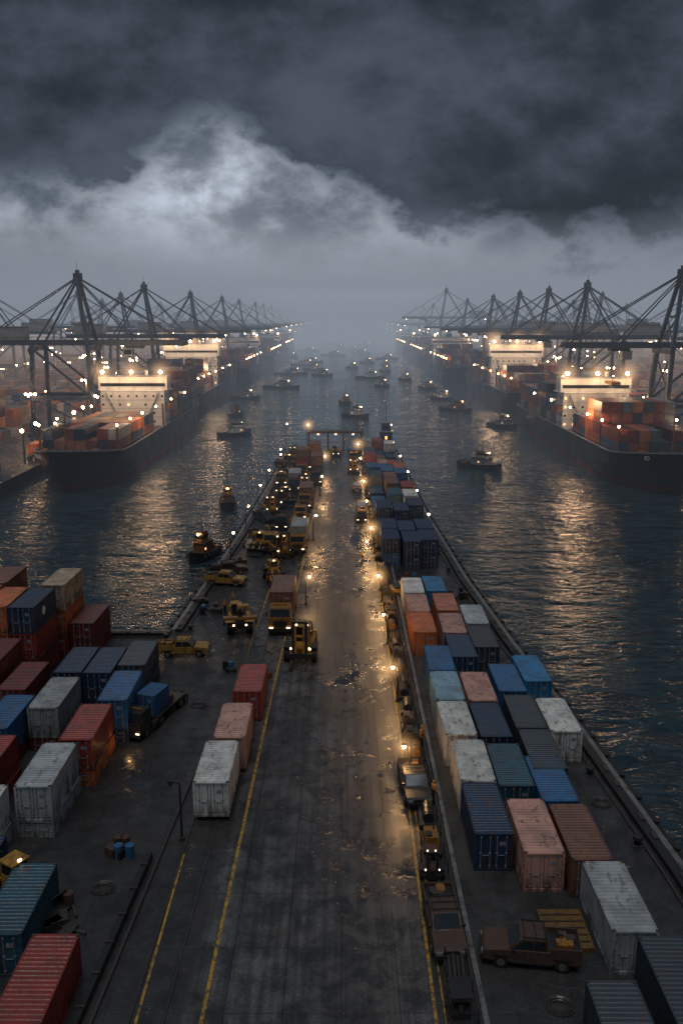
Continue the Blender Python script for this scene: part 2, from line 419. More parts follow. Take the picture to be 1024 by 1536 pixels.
# ---------------------------------------------------------------- vehicles
def pickup(body,glass=GLS):
    b=MB(); W=1.8
    b.prism([(-2.55,.5),(-2.6,.85),(-2.45,1.02),(-1.3,1.12),(-1.2,1.12),(2.55,1.12),(2.6,.5),(1.9,.45),(-1.9,.42)],-W/2,W/2,body)
    cab=[(-1.25,1.12),(-.55,1.75),(.75,1.78),(.95,1.12)]
    b.prism(cab,-W/2+.1,W/2-.1,body)
    for s in (-1,1):
        b.prism([(-.95,1.16),(-.45,1.66),(.05,1.68),(.05,1.16)],s*(W/2-.09)-.008,s*(W/2-.09)+.008,glass)
        b.prism([(.12,1.16),(.12,1.68),(.66,1.68),(.78,1.16)],s*(W/2-.09)-.008,s*(W/2-.09)+.008,glass)
        b.box(s*(W/2-.04),1.75,1.12,.07,1.6,.28,body)
        b.box(s*.95,-1.0,1.15,.18,.1,.16,DST)
        b.box(s*.65,-2.61,.72,.34,.04,.16,GRN)
        b.box(s*.9,0,.36,.1,2.2,.1,DST)
        for y in (-1.6,1.6):
            b.wheel(s*(W/2-.08),y,.38,.26,RUB,HUB)
            b.box(s*(W/2+.01),y,.74,.06,.95,.08,DST)
    b.add([(-.74,-1.19,1.2),(.74,-1.19,1.2),(.68,-.6,1.72),(-.68,-.6,1.72)],[(0,1,2,3)],glass)
    b.box(0,2.56,1.12,W-.1,.07,.26,body); b.box(0,1.75,1.125,1.6,1.5,.02,DST)
    b.box(0,-2.65,.5,1.75,.14,.2,DST); b.box(0,-2.59,.74,.8,.05,.18,DST)
    for s in (-1,1): b.beam((s*.7,-.5,1.84),(s*.7,.75,1.84),.05,.05,DST)
    for y in (-.4,.2,.7): b.beam((-.75,y,1.87),(.75,y,1.87),.05,.04,DST)
    for i in range(7): b.box(R.uniform(-.5,.5),R.uniform(1.2,2.2),1.14,R.uniform(.3,.6),R.uniform(.3,.6),R.uniform(.15,.45),R.choice([STL,OPT,DST]))
    return b
def car(body):
    b=MB(); W=1.75
    b.prism([(-2.2,.4),(-2.25,.72),(-1.9,.86),(-1.0,.95),(1.7,.98),(2.2,.92),(2.2,.4)],-W/2,W/2,body)
    b.prism([(-1.1,.95),(-.45,1.42),(.9,1.44),(1.6,.98)],-W/2+.13,W/2-.13,GLS)
    b.prism([(-.5,1.41),(-.4,1.47),(.85,1.48),(.95,1.43)],-W/2+.15,W/2-.15,body)
    for s in (-1,1):
        b.beam((s*.74,.2,.96),(s*.74,.2,1.44),.06,.08,body)
        b.box(s*.6,-2.24,.62,.34,.04,.12,HDL)
        b.box(s*.6,2.21,.68,.3,.03,.12,RPT)
        for y in (-1.4,1.35): b.wheel(s*(W/2-.06),y,.33,.22,RUB,HUB)
    b.box(0,.1,1.48,.9,.22,.1,OPT)
    return b
def wheel_loader(p=YPT):
    b=MB()
    for s in (-1,1):
        for y in (-1.6,1.5): b.wheel(s*1.1,y,.8,.55,RUB,p)
        b.beam((s*.5,-1.2,1.9),(s*.55,-3.0,.7),.18,.35,p)
        b.cyl((s*.3,-.9,1.5),(s*.3,-2.5,1.1),.08,.06,STL)
        b.box(s*1.0,1.5,1.62,.7,1.7,.08,DST); b.box(s*1.0,-1.6,1.62,.7,1.2,.08,DST)
    b.box(0,1.6,.8,1.5,2.6,1.1,p,ty=.95); b.box(0,-1.4,.8,1.1,1.6,.9,DST)
    b.box(0,2.75,.7,1.9,.4,1.1,DST); b.box(0,1.7,1.9,1.2,1.7,.35,DST)
    b.cyl((.4,1.9,2.2),(.4,1.9,2.9),.07,.07,DST)
    b.box(0,.1,1.6,1.4,1.3,.6,p); b.box(0,.1,2.2,1.3,1.2,.85,GLS,tx=.92,ty=.92)
    for s in (-1,1):
        for y in (-.5,.7): b.beam((s*.66,y,2.1),(s*.6,y*.9+.01,3.1),.09,.09,p)
    b.box(0,.1,3.08,1.5,1.5,.12,p); b.box(0,-.5,3.2,.25,.15,.12,HDL)
    b.prism([(-3.0,.15),(-3.9,.1),(-4.0,.18),(-3.3,.35),(-3.15,.75),(-3.5,1.25),(-3.4,1.3),(-2.95,.85)],-1.35,1.35,DST)
    return b
def forklift(p=YPT):
    b=MB()
    b.prism([(-1.5,.6),(-1.5,1.3),(-.6,1.5),(.9,1.6),(2.2,1.75),(2.4,1.3),(2.3,.55)],-1.05,1.05,p)
    b.box(0,2.1,.5,2.3,.8,1.3,p,ty=.8,oy=-.08)
    for s in (-1,1):
        b.wheel(s*1.25,-1.3,.72,.5,RUB,p); b.wheel(s*1.0,1.5,.55,.4,RUB,p)
        b.box(s*1.25,-1.3,1.5,.62,1.5,.07,DST)
        b.beam((s*.6,-2.15,.3),(s*.6,-2.05,4.0),.24,.3,DST)
        b.beam((s*.38,-2.3,.5),(s*.38,-2.2,3.6),.14,.2,p)
        b.box(s*.7,-3.1,.28,.22,1.7,.1,STL)
        b.beam((s*.8,-.6,1.4),(s*.6,-1.9,2.6),.12,.12,STL)
        for y in (-.5,1.0): b.beam((s*.65,y,1.5),(s*.6,y*.85,3.0),.1,.1,p)
        b.box(s*.85,-1.62,1.2,.2,.08,.18,HDL); b.box(s*.5,-.4,3.06,.16,.1,.14,HDL)
    b.box(0,.22,1.55,1.15,1.2,1.3,GLS,tx=.94,ty=.9); b.box(0,.2,2.98,1.5,1.7,.1,p)
    for z in (.5,1.5,2.6,3.9): b.box(0,-2.12,z,1.5,.22,.16,p if z<3 else DST)
    b.box(0,-2.35,.6,2.3,.1,.5,DST); b.cyl((.75,1.6,1.7),(.75,1.6,2.7),.07,.07,DST)
    b.box(0,1.5,1.72,1.6,1.0,.25,DST)
    for i in range(4): b.beam((-.7+i*.46,-.45,3.1),(-.7+i*.46,.95,3.1),.05,.05,DST)
    return b
def reach_stacker(p=YPT):
    b=MB()
    b.prism([(-2.6,.8),(-2.6,1.5),(2.2,1.7),(3.0,1.9),(3.2,1.4),(3.0,.7)],-1.0,1.0,DST)
    b.box(0,2.7,.7,2.6,1.0,1.5,p,ty=.85)
    for s in (-1,1):
        for dx in (1.0,1.5): b.wheel(s*dx*.95,-1.9,.8,.42,RUB,p)
        b.wheel(s*1.2,1.8,.72,.5,RUB,p)
        b.box(s*1.25,-1.9,1.68,1.2,1.8,.08,p)
        b.cyl((s*.5,-.9,1.7),(s*.3,-2.2,3.1),.13,.1,STL)
        b.box(s*1.15,.2,1.3,.5,1.6,.6,p)
        b.box(s*.8,-2.64,1.15,.24,.06,.2,HDL)
    b.beam((0,2.4,2.4),(0,-3.2,3.8),.6,.65,p); b.beam((0,-3.0,3.75),(0,-4.2,4.05),.42,.48,OPT)
    b.beam((0,-4.1,4.0),(0,-4.1,2.9),.5,.5,DST); b.box(0,-4.1,2.6,4.2,.8,.35,OPT)
    for s in (-1,1): b.box(s*2.0,-4.1,2.2,.25,2.2,.6,DST)
    b.box(-.1,.6,1.7,1.2,1.3,.5,p); b.box(-.55,.5,1.7,1.05,1.4,1.6,GLS,tx=.9,ty=.88); b.box(-.55,.5,3.25,1.15,1.4,.1,p)
    for dx in (-1.05,-.05):
        for y in (-.15,1.15): b.beam((dx,y,1.7),(dx*.95-.03,y*.9+.05,3.3),.09,.09,p)
    return b
def truck(cabm,h=2.7,load=True,loadc=OR,L=6.06,flat=False,lights=True):
    b=MB()
    for s in (-1,1):
        b.beam((s*.45,-2.6,.85),(s*.45,L+1.2,.85),.18,.3,DST)
        b.wheel(s*1.0,-1.6,.5,.34,RUB,HUB)
        for y in (1.3,L-.6,L+.5): b.wheel(s*.95,y,.5,.55,RUB,HUB)
        b.box(s*1.05,-1.6,1.02,.45,1.2,.1,cabm)
        b.box(s*1.1,0,.55,.4,1.1,.5,STL)
        b.box(s*.85,-2.87,.75,.36,.06,.2,HDL if lights else GRN)
        b.box(s*1.3,-2.5,1.9,.1,.2,.5,DST)
    b.box(0,-1.7,.8,2.3,2.2,1.1,cabm); b.box(0,-1.62,1.9,2.26,2.0,.9,cabm,tx=.92,ty=.86,oy=.1)
    b.add([(-.98,-2.64,1.95),(.98,-2.64,1.95),(.92,-2.44,2.68),(-.92,-2.44,2.68)],[(0,1,2,3)],GLS)
    for s in (-1,1): b.add([(s*1.135,-2.4,1.95),(s*1.135,-1.2,1.95),(s*1.07,-1.25,2.6),(s*1.07,-2.2,2.6)],[(0,1,2,3)],GLS)
    b.box(0,-2.84,.5,2.3,.16,.35,DST); b.box(0,-2.82,1.0,1.3,.05,.6,DST)
    for z in (1.1,1.28,1.46): b.box(0,-2.86,z,1.2,.03,.05,STL)
    b.box(0,-1.5,2.8,1.4,.2,.14,OPT); b.box(.95,-.45,.9,.14,.14,2.2,STL)
    if flat:
        b.box(0,L/2+.3,1.0,2.4,L,.18,STL)
        for i in range(9): b.box(R.uniform(-.7,.7),R.uniform(.8,L-.5),1.18,R.uniform(.5,1.1),R.uniform(.5,1.3),R.uniform(.3,1.1),R.choice([OPT,DST,DST,STL,RPT]))
    return b
def cart(seed,p):
    r=random.Random(seed); b=MB()
    b.box(0,0,.32,1.15,2.3,.22,DST)
    for s in (-1,1):
        for y in (-.75,.75): b.wheel(s*.5,y,.26,.18,RUB,HUB)
    t=seed%4
    if t==0:
        b.box(0,.4,.54,1.0,1.1,.5,p); b.box(0,-.5,.54,.9,.5,.35,DST)
        for s in (-1,1):
            for y in (-.6,.5): b.beam((s*.45,y,.6),(s*.45,y,1.75),.06,.06,p)
        b.box(0,-.05,1.74,1.1,1.4,.07,DST); b.cyl((0,-.6,.9),(0,-.45,1.15),.16,.16,DST)
    elif t==1:
        for i in range(4): b.cyl((-.35+i*.23,-1.05,.66+.1*(i%2)),(-.35+i*.23,1.05,.66+.1*(i%2)),.1,.1,STL,8)
        for y in (-.9,.9): b.beam((-.55,y,.5),(-.55,y,1.2),.06,.06,p); b.beam((.55,y,.5),(.55,y,1.2),.06,.06,p)
    elif t==2:
        b.box(0,0,.54,.95,1.6,.75,p,tx=.9,ty=.85); b.cyl((.2,.3,1.2),(.2,.3,1.7),.05,.05,DST); b.box(-.2,-.3,1.29,.4,.5,.12,DST)
        for s in (-1,1): b.box(s*.35,-1.17,.4,.16,.05,.12,HDL if seed%3==0 else GRN)
    else:
        b.cyl((0,-.85,.85),(0,.85,.85),.38,.38,p,14)
        for y in (-.6,0,.6): b.cyl((0,y-.03,.85),(0,y+.03,.85),.41,.41,DST,14)
    return b
YB=paint('mustard_vehicle_paint',(.32,.17,.035),.35,0,.8); BRP=paint('burnt_vehicle_paint',(.085,.045,.03),.6,.1,.95,2)
pickup(YB).obj('pickup_truck',(-16.2,84,0),math.radians(93))
pickup(BRP).obj('wrecked_pickup_truck',(10.2,40.6,0),math.radians(-97))
reach_stacker().obj('reach_stacker',(-11.4,92,0),math.radians(8),scale=.85)
forklift().obj('container_forklift',(-4.0,83.8,0),math.radians(-4),scale=1.1)
t=truck(OPT).obj('container_truck',(-6.7,92.3,0),0,scale=1.1)
c=place('cargo_container',C20,(0,.2,1.02),0,t,1,BR)
for x,y,c1,lc,z in [(-6.4,125,OPT,GY,1),(-5.2,178,DST,DG,1),(-6.6,155,OPT,BR,0),(-6.2,196,DST,NV,1),(-8.6,187,OPT,RD,1),(-9.4,170,DST,GY,1)]:
    t=truck(c1).obj('container_truck',(x,y,0),R.uniform(-.03,.03))
    place('cargo_container',C20,(0,.2,1.02),0,t,1,lc)
    if y>170: place('cargo_container',C20,(0,.2,3.65),0,t,(1,1,.8),BR)
truck(YPT,flat=True).obj('flatbed_truck',(-10.6,126,0),.06)
forklift(OPT).obj('container_forklift',(-8.9,121.5,0),.4); wheel_loader(YPT).obj('wheel_loader',(-12.0,124.5,0),-.2,scale=.9)
wheel_loader(OPT).obj('wheel_loader',(-10.4,158,0),.2); forklift(OPT).obj('container_forklift',(-11.2,155,0),-.3)
truck(OPT,flat=True).obj('flatbed_truck',(-12.6,177,0),.1); wheel_loader(YPT).obj('wheel_loader',(-9.3,200,0),0)
forklift(YPT).obj('container_forklift',(-11.8,208,0),.2); truck(YPT,flat=True).obj('flatbed_truck',(-7.0,146,0),0,scale=.9)
reach_stacker(OPT).obj('reach_stacker',(-1.4,214,0),0,scale=.8)
truck(OPT,flat=True).obj('flatbed_truck',(2.9,206,0),0,scale=.9); forklift(YPT).obj('container_forklift',(2.6,190,0),.1,scale=.9)
wheel_loader(OPT).obj('wheel_loader',(-7.6,207,0),.5); truck(DST,flat=True).obj('flatbed_truck',(-5.6,210,0),0,scale=.9); wheel_loader(OPT).obj('wheel_loader',(-12.3,196,0),1.2)
wheel_loader(YPT).obj('wheel_loader',(-9.0,110,0),.3,scale=.85); truck(OPT,flat=True).obj('flatbed_truck',(-7.0,134.5,0),0,scale=.9); forklift(YPT).obj('container_forklift',(-12.6,149,0),.3); forklift(YPT).obj('container_forklift',(-7.2,168,0),-.2)
pickup(OPT).obj('pickup_truck',(3.1,171,0),0); pickup(DST).obj('pickup_truck',(-13.2,144,0),.6); truck(DST,flat=True).obj('flatbed_truck',(-9.9,139,0),.05,scale=.85)
pickup(YB).obj('pickup_truck',(-15.0,108,0),math.radians(80)); pickup(DST).obj('pickup_truck',(-15.4,112.5,0),math.radians(110))
car(YB).obj('taxi_car',(8.3,103.5,0),math.radians(96),scale=1.15)
truck(DST,flat=True).obj('flatbed_truck',(3.4,144,0),0,scale=.75); pickup(OPT).obj('pickup_truck',(3.5,152,0),0)
pickup(BRP).obj('pickup_truck',(5.75,42.6,0),.05); forklift(BRP).obj('container_forklift',(5.6,48.2,0),.0,scale=.5)
pickup(DST).obj('pickup_truck',(5.3,57.5,0),.08); 
wheel_loader(YPT).obj('wheel_loader',(-19.3,45.5,0),math.radians(60),scale=.85)
t=truck(DST,flat=True).obj('flatbed_truck',(-16.6,67.5,0),math.radians(-17),scale=.85)
place('cargo_container',C20,(0,.3,1.25),0,t,(.85,.5,.85),BL)
point(None,(-17.0,63.4,.7),14,.12)
y=36.5; i=0
while y<112:
    if not(40<y<45.5 or 47<y<50 or 54.5<y<60.5):
        cart(i*5+R.randint(0,3),R.choice([OPT,DST,OPT,STL,BRP,DST])).obj('service_cart',(5.95-(y-36)*.006+R.uniform(-.12,.12),y,0),R.uniform(-.08,.08))
    y+=R.uniform(2.5,3.3); i+=1
while y<215:
    cart(i*5+R.randint(0,3),R.choice([OPT,DST,YPT])).obj('service_cart',(5.4-(y-112)*.004,y,0),R.uniform(-.1,.1)); y+=R.uniform(3,8); i+=1
b=MB()
b.beam((6.75,34,.55),(6.3,110,.55),.06,.06,STL); b.beam((6.75,34,.95),(6.3,110,.95),.06,.06,STL)
yy=34
while yy<110: b.beam((6.75-(yy-34)*.0059,yy,0),(6.75-(yy-34)*.0059,yy,1.0),.07,.07,STL); yy+=2
b.obj('guard_rail')
b=MB(); b.box(12.6,42.6,0,2.5,3.2,.3,FAD)
for i in range(5): b.box(12.6,41.5+i*.55,.3,2.3,.07,.04,DST)
b.obj('hatch_cover')
def pallet_pile(x,y,n,s):
    b=MB()
    for i in range(n):
        b.M=Matrix.Translation((R.uniform(-s,s),R.uniform(-s,s),0))@Matrix.Rotation(R.uniform(0,3),4,'Z')
        t=R.randint(0,3)
        if t==0: b.box(0,0,0,R.uniform(.4,1.2),R.uniform(.4,1.2),R.uniform(.3,.7),R.choice([STL,DST,STL,BRP]))
        elif t==1: b.cyl((0,0,0),(0,0,.9),.3,.3,R.choice([BPT,DST,BRP,DST]))
        elif t==2: b.beam((-1,0,.1),(1.2,0,.15),.18,.14,STL)
        else:
            for q in range(4): b.box(0,0,.0+q*.15,1.1,1.1,.1,STL)
    b.M=Matrix.Identity(4); b.obj('cargo_clutter',(x,y,0))
for x,y,n,s in [(-16.5,43.5,8,1.4),(-14.2,50,6,.8),(14.5,103,7,1.6),(17,80,5,.7),(12.5,106,6,1),(-15.5,97,7,1),(-17,100.5,5,.6),(-14.5,118,6,.8),(-13.6,135,7,1),(-14,150,8,1),(-13,165,8,1),(-13.3,190,10,1.2),(-11,214,12,1.6),(6,219,10,1.5),(11.5,219,10,1.5),(-6.5,218,9,1.4),(-11,80,4,.6),(15.5,48.5,5,.6),(8.9,110,6,.8),(-24,80,6,2),(-8,78,4,.8),(-21,79,5,1),(-2,219,12,2),(2.5,220,10,1.5),(-12.8,183,9,1.2),(-13,205,9,1.2),(-10.5,146,6,1),(-7.8,102,3,.5)]:
    pallet_pile(x,y,n,s)
b=MB()
for (x,y) in [(-15.5,37.5),(-14.5,46.5),(-12.8,72),(11,37.2),(18.6,56)]:
    for j in range(3):
        r0=.45+.14*j; pv=None
        for a in range(13):
            q=(x+math.cos(a*.5236)*r0,y+math.sin(a*.5236)*r0*.9,.05+.03*(j%2))
            if pv: b.cyl(pv,q,.05,.05,STL,5)
            pv=q
b.obj('coiled_rope')
def worker(x,y,rz,vest):
    b=MB(); P=DST
    for s in (-1,1):
        b.cyl((s*.1,.02*s,0.08),(s*.1,.06*s,.48),.06,.075,P,8); b.cyl((s*.1,.06*s,.48),(s*.09,0,.88),.075,.1,P,8)
        b.box(s*.1,-.05+.02*s,0,.1,.27,.09,RUB)
        b.cyl((s*.22,0,1.42),(s*.28,.02,1.13),.055,.045,vest,8); b.cyl((s*.28,.02,1.13),(s*.26,-.12,.88),.045,.035,vest,8)
        b.sphere((s*.26,-.13,.85),.045,TOR)
    b.box(0,0,.86,.34,.2,.32,P,tx=1.0); b.box(0,0,1.12,.34,.2,.36,vest,tx=1.25,ty=1.05)
    b.cyl((0,0,1.47),(0,0,1.56),.055,.05,TOR,8); b.sphere((0,-.01,1.66),.105,TOR); b.sphere((0,0,1.71),.125,YPT); 
    b.obj('dock_worker',(x,y,0),rz)
VST=paint('hi_vis_vest',(.55,.22,.03),.6,0,.3)
for x,y,r in [(-13.6,96.3,.5),(6.6,56,2),(-13.0,99.3,-1),(6.5,64.5,1),(-9.0,106,2),(-13.5,130,0),(2.9,118,1),(-8.3,139,.3)]: worker(x,y,r,VST)

def lamp_post(x,y,h,e,s=1,arm=.8,halo=0):
    b=MB(); b.cyl((0,0,0),(0,0,h),.09,.055,DST,8); b.box(0,0,0,.35,.35,.25,STL)
    b.beam((0,0,h-.05),(s*arm,0,h+.1),.06,.06,DST); b.box(s*arm,0,h+.02,.36,.2,.12,DST); b.sphere((s*arm,0,h-.10),.15,LMP if e is not None else GLS)
    o=b.obj('lamp_post',(x,y,0))
    if e: point(o,(s*arm,0,h-.35),e*.75,.2)
    if halo: place('lamp_halo',HALO_N,(s*arm,0,h-.1),0,o,halo)
    return o
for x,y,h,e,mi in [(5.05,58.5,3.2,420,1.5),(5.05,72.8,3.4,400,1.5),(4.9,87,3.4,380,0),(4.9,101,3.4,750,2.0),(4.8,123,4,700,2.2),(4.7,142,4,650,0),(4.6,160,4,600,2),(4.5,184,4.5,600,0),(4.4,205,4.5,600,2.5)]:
    lamp_post(x,y,h,e,s=-1,arm=.45,halo=mi)
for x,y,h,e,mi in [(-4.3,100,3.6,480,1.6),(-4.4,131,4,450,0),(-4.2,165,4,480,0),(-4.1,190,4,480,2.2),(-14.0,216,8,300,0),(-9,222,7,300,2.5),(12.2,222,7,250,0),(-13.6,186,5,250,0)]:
    lamp_post(x,y,h,e,s=1,arm=.45,halo=mi)
lamp_post(-10.6,51.5,4.2,None,s=-1,arm=.6)
for y in (120,138,156,172,200): lamp_post(-15.9+(y-120)*.016,y,4,0,s=1,arm=.5)
for y in (132,151,170,190,212): lamp_post(14.2-(y-120)*.010,y,4,0,s=-1,arm=.5)
b=MB()
for x in (-8.5,-3.5,0.5,5.2):
    b.beam((x,223,0),(x,223,4.6),.4,.4,RPT); b.beam((x,225,0),(x,225,4.6),.4,.4,RPT)
b.box(-1.6,224,4.6,14.6,2.8,.5,BRP); 
for i in range(12): b.beam((-8.6+i*1.25,222.7,5.1),(-8.6+i*1.25,222.7,6.0),.06,.06,DST)
b.beam((-8.6,222.7,6.0),(5.5,222.7,6.0),.06,.06,DST)
for x in (-6,-1.5,3): b.box(x,222.4,4.3,.5,.3,.2,HDL)
b.obj('pier_end_gantry')
b=MB(); b.box(11.4,222,0,3.2,3.4,5.2,BPT); b.box(11.4,222,5.2,3.8,4.0,.25,GRN); b.box(11.4,222,5.45,2.4,2.4,2,BPT); b.box(11.4,222,7.45,2.8,2.8,.2,GRN)
for z in (1.2,3.4): 
    for dx in (-.9,0,.9): b.box(11.4+dx,220.27,z,.5,.05,.8,LMD if dx==0 else GLS)
b.box(11.4,220.77,6,2,.04,.9,GLS); b.cyl((11.4,222,7.6),(11.4,222,13),.08,.04,DST); b.beam((10.6,222,11),(12.2,222,11),.06,.06,DST)
b.obj('control_cabin')

# ---------------------------------------------------------------- boats
def tug(L=11,hullm=BLK,deckm=DKR,cabm=WPT,mast=6,light=True,seed=0):
    b=MB(); W=L*.34; st=[(0,.0,.5),(.08,.55,.35),(.22,.88,.15),(.5,1,0),(.8,.97,.05),(.94,.85,.12),(1,.7,.15)]
    rings=[]
    for t,w,sh in st:
        y=-L/2+t*L; d=1.1+sh*1.6
        rings.append([(-w*W/2*.6,y+(.06*L if t<.05 else 0),-.7),(-w*W/2*.92,y,.2),(-w*W/2-.02,y,d),(w*W/2+.02,y,d),(w*W/2*.92,y,.2),(w*W/2*.6,y+(.06*L if t<.05 else 0),-.7)])
    for a,c in zip(rings[:-1],rings[1:]):
        vs=a+c
        b.add(vs,[(0,6,7,1),(1,7,8,2),(3,9,10,4),(4,10,11,5)],hullm)
        dv=[(x,y,z-.35) for x,y,z in (a[2],a[3],c[3],c[2])]; b.add(dv,[(0,1,2,3)],deckm)
        for s in (2,3): b.beam(a[s],c[s],.22,.2,RUB)
    b.add(rings[-1],[(0,1,2,3,4,5)],hullm)
    for i in range(5):
        for s in (-1,1): b.cyl((s*(W/2+.02),-L*.25+i*L*.14,.75),(s*(W/2+.25),-L*.25+i*L*.14,.75),.36,.36,RUB,10)
    b.box(0,-L*.02,.8,W*.62,L*.36,1.9,cabm); b.box(0,-L*.02,2.7,W*.72,L*.4,.12,deckm)
    b.box(0,-L*.07,2.82,W*.48,L*.2,1.6,cabm,tx=.95,ty=.92); b.box(0,-L*.07,4.42,W*.55,L*.24,.12,hullm)
    b.box(0,-L*.07,3.45,W*.485,L*.205,.55,GLS,tx=.985,ty=.98)
    for i in range(3):
        for s in (-1,1): b.cyl((s*W*.31,-L*.12+i*L*.1,1.8),(s*W*.315,-L*.12+i*L*.1,1.8),.2,.2,LMD if (i+seed)%3==0 else GLS,8)
    b.cyl((0,L*.1,2.8),(0,L*.12,4.4),.35,.28,OPT,10); b.cyl((0,-L*.03,4.5),(0,-L*.03,4.5+mast*.55),.08,.04,DST,6)
    b.beam((-.7,-L*.03,4.5+mast*.3),(.7,-L*.03,4.5+mast*.3),.06,.06,DST); b.beam((0,-L*.03,4.5+mast*.5),(0,L*.4,1.3),.03,.03,DST)
    b.box(0,L*.3,.8,.8,.8,.7,STL); b.cyl((-.4,-L*.33,1.3),(.4,-L*.33,1.3),.35,.35,STL); b.box(W*.2,L*.38,.8,.8,1,.5,OPT)
    if light: b.sphere((0,-L*.2,4.1),.13,LMP)
    return b
for x,y,L,rz,c,m in [(-33.8,275,12,2.2,WPT,6),(-22.6,168.5,9,.15,OPT,14),(-21.6,131.5,8.5,-.35,OPT,6),(34.8,214,13,.75,GRN,8),(1.7,376,11,.3,OPT,8),(5.5,326,12,.9,WPT,5),
    (-31.6,462,20,1.3,GRN,5),(17.5,537,18,1.4,WPT,5),(-33,573,22,1.5,GRN,5),(-28.6,684,22,1.5,WPT,6),(21,714,20,.5,GRN,6),(-25,720,20,1.6,GRN,6),(46,348,15,.8,OPT,5),(55,296,14,.5,GRN,5),(46,397,13,.7,WPT,5),
    (-1.6,1067,25,.3,GRN,6),(30,600,16,.3,GRN,5),(-8,860,25,1.2,GRN,6),(-45,820,25,.2,WPT,6),(22,470,9,.9,OPT,4),(45,455,16,.4,GRN,5),(20,900,20,1.5,GRN,5),(-12,560,14,1.2,GRN,5),
    (-44,400,14,1.3,GRN,5),(38,520,15,.3,WPT,5),(-20,620,14,1.4,WPT,5),(8,640,14,.6,GRN,5),(40,780,20,1.2,GRN,5),(-36,960,24,1.3,GRN,5),(12,1000,22,.9,WPT,5),(-15,1200,26,1.2,GRN,5),(30,1150,26,1.4,GRN,5),(-40,330,8,2.6,OPT,4),(34,680,16,.2,OPT,5)]:
    tug(L,cabm=c,mast=m,seed=int(x)&3).obj('tugboat',(x,y,ZW),rz)
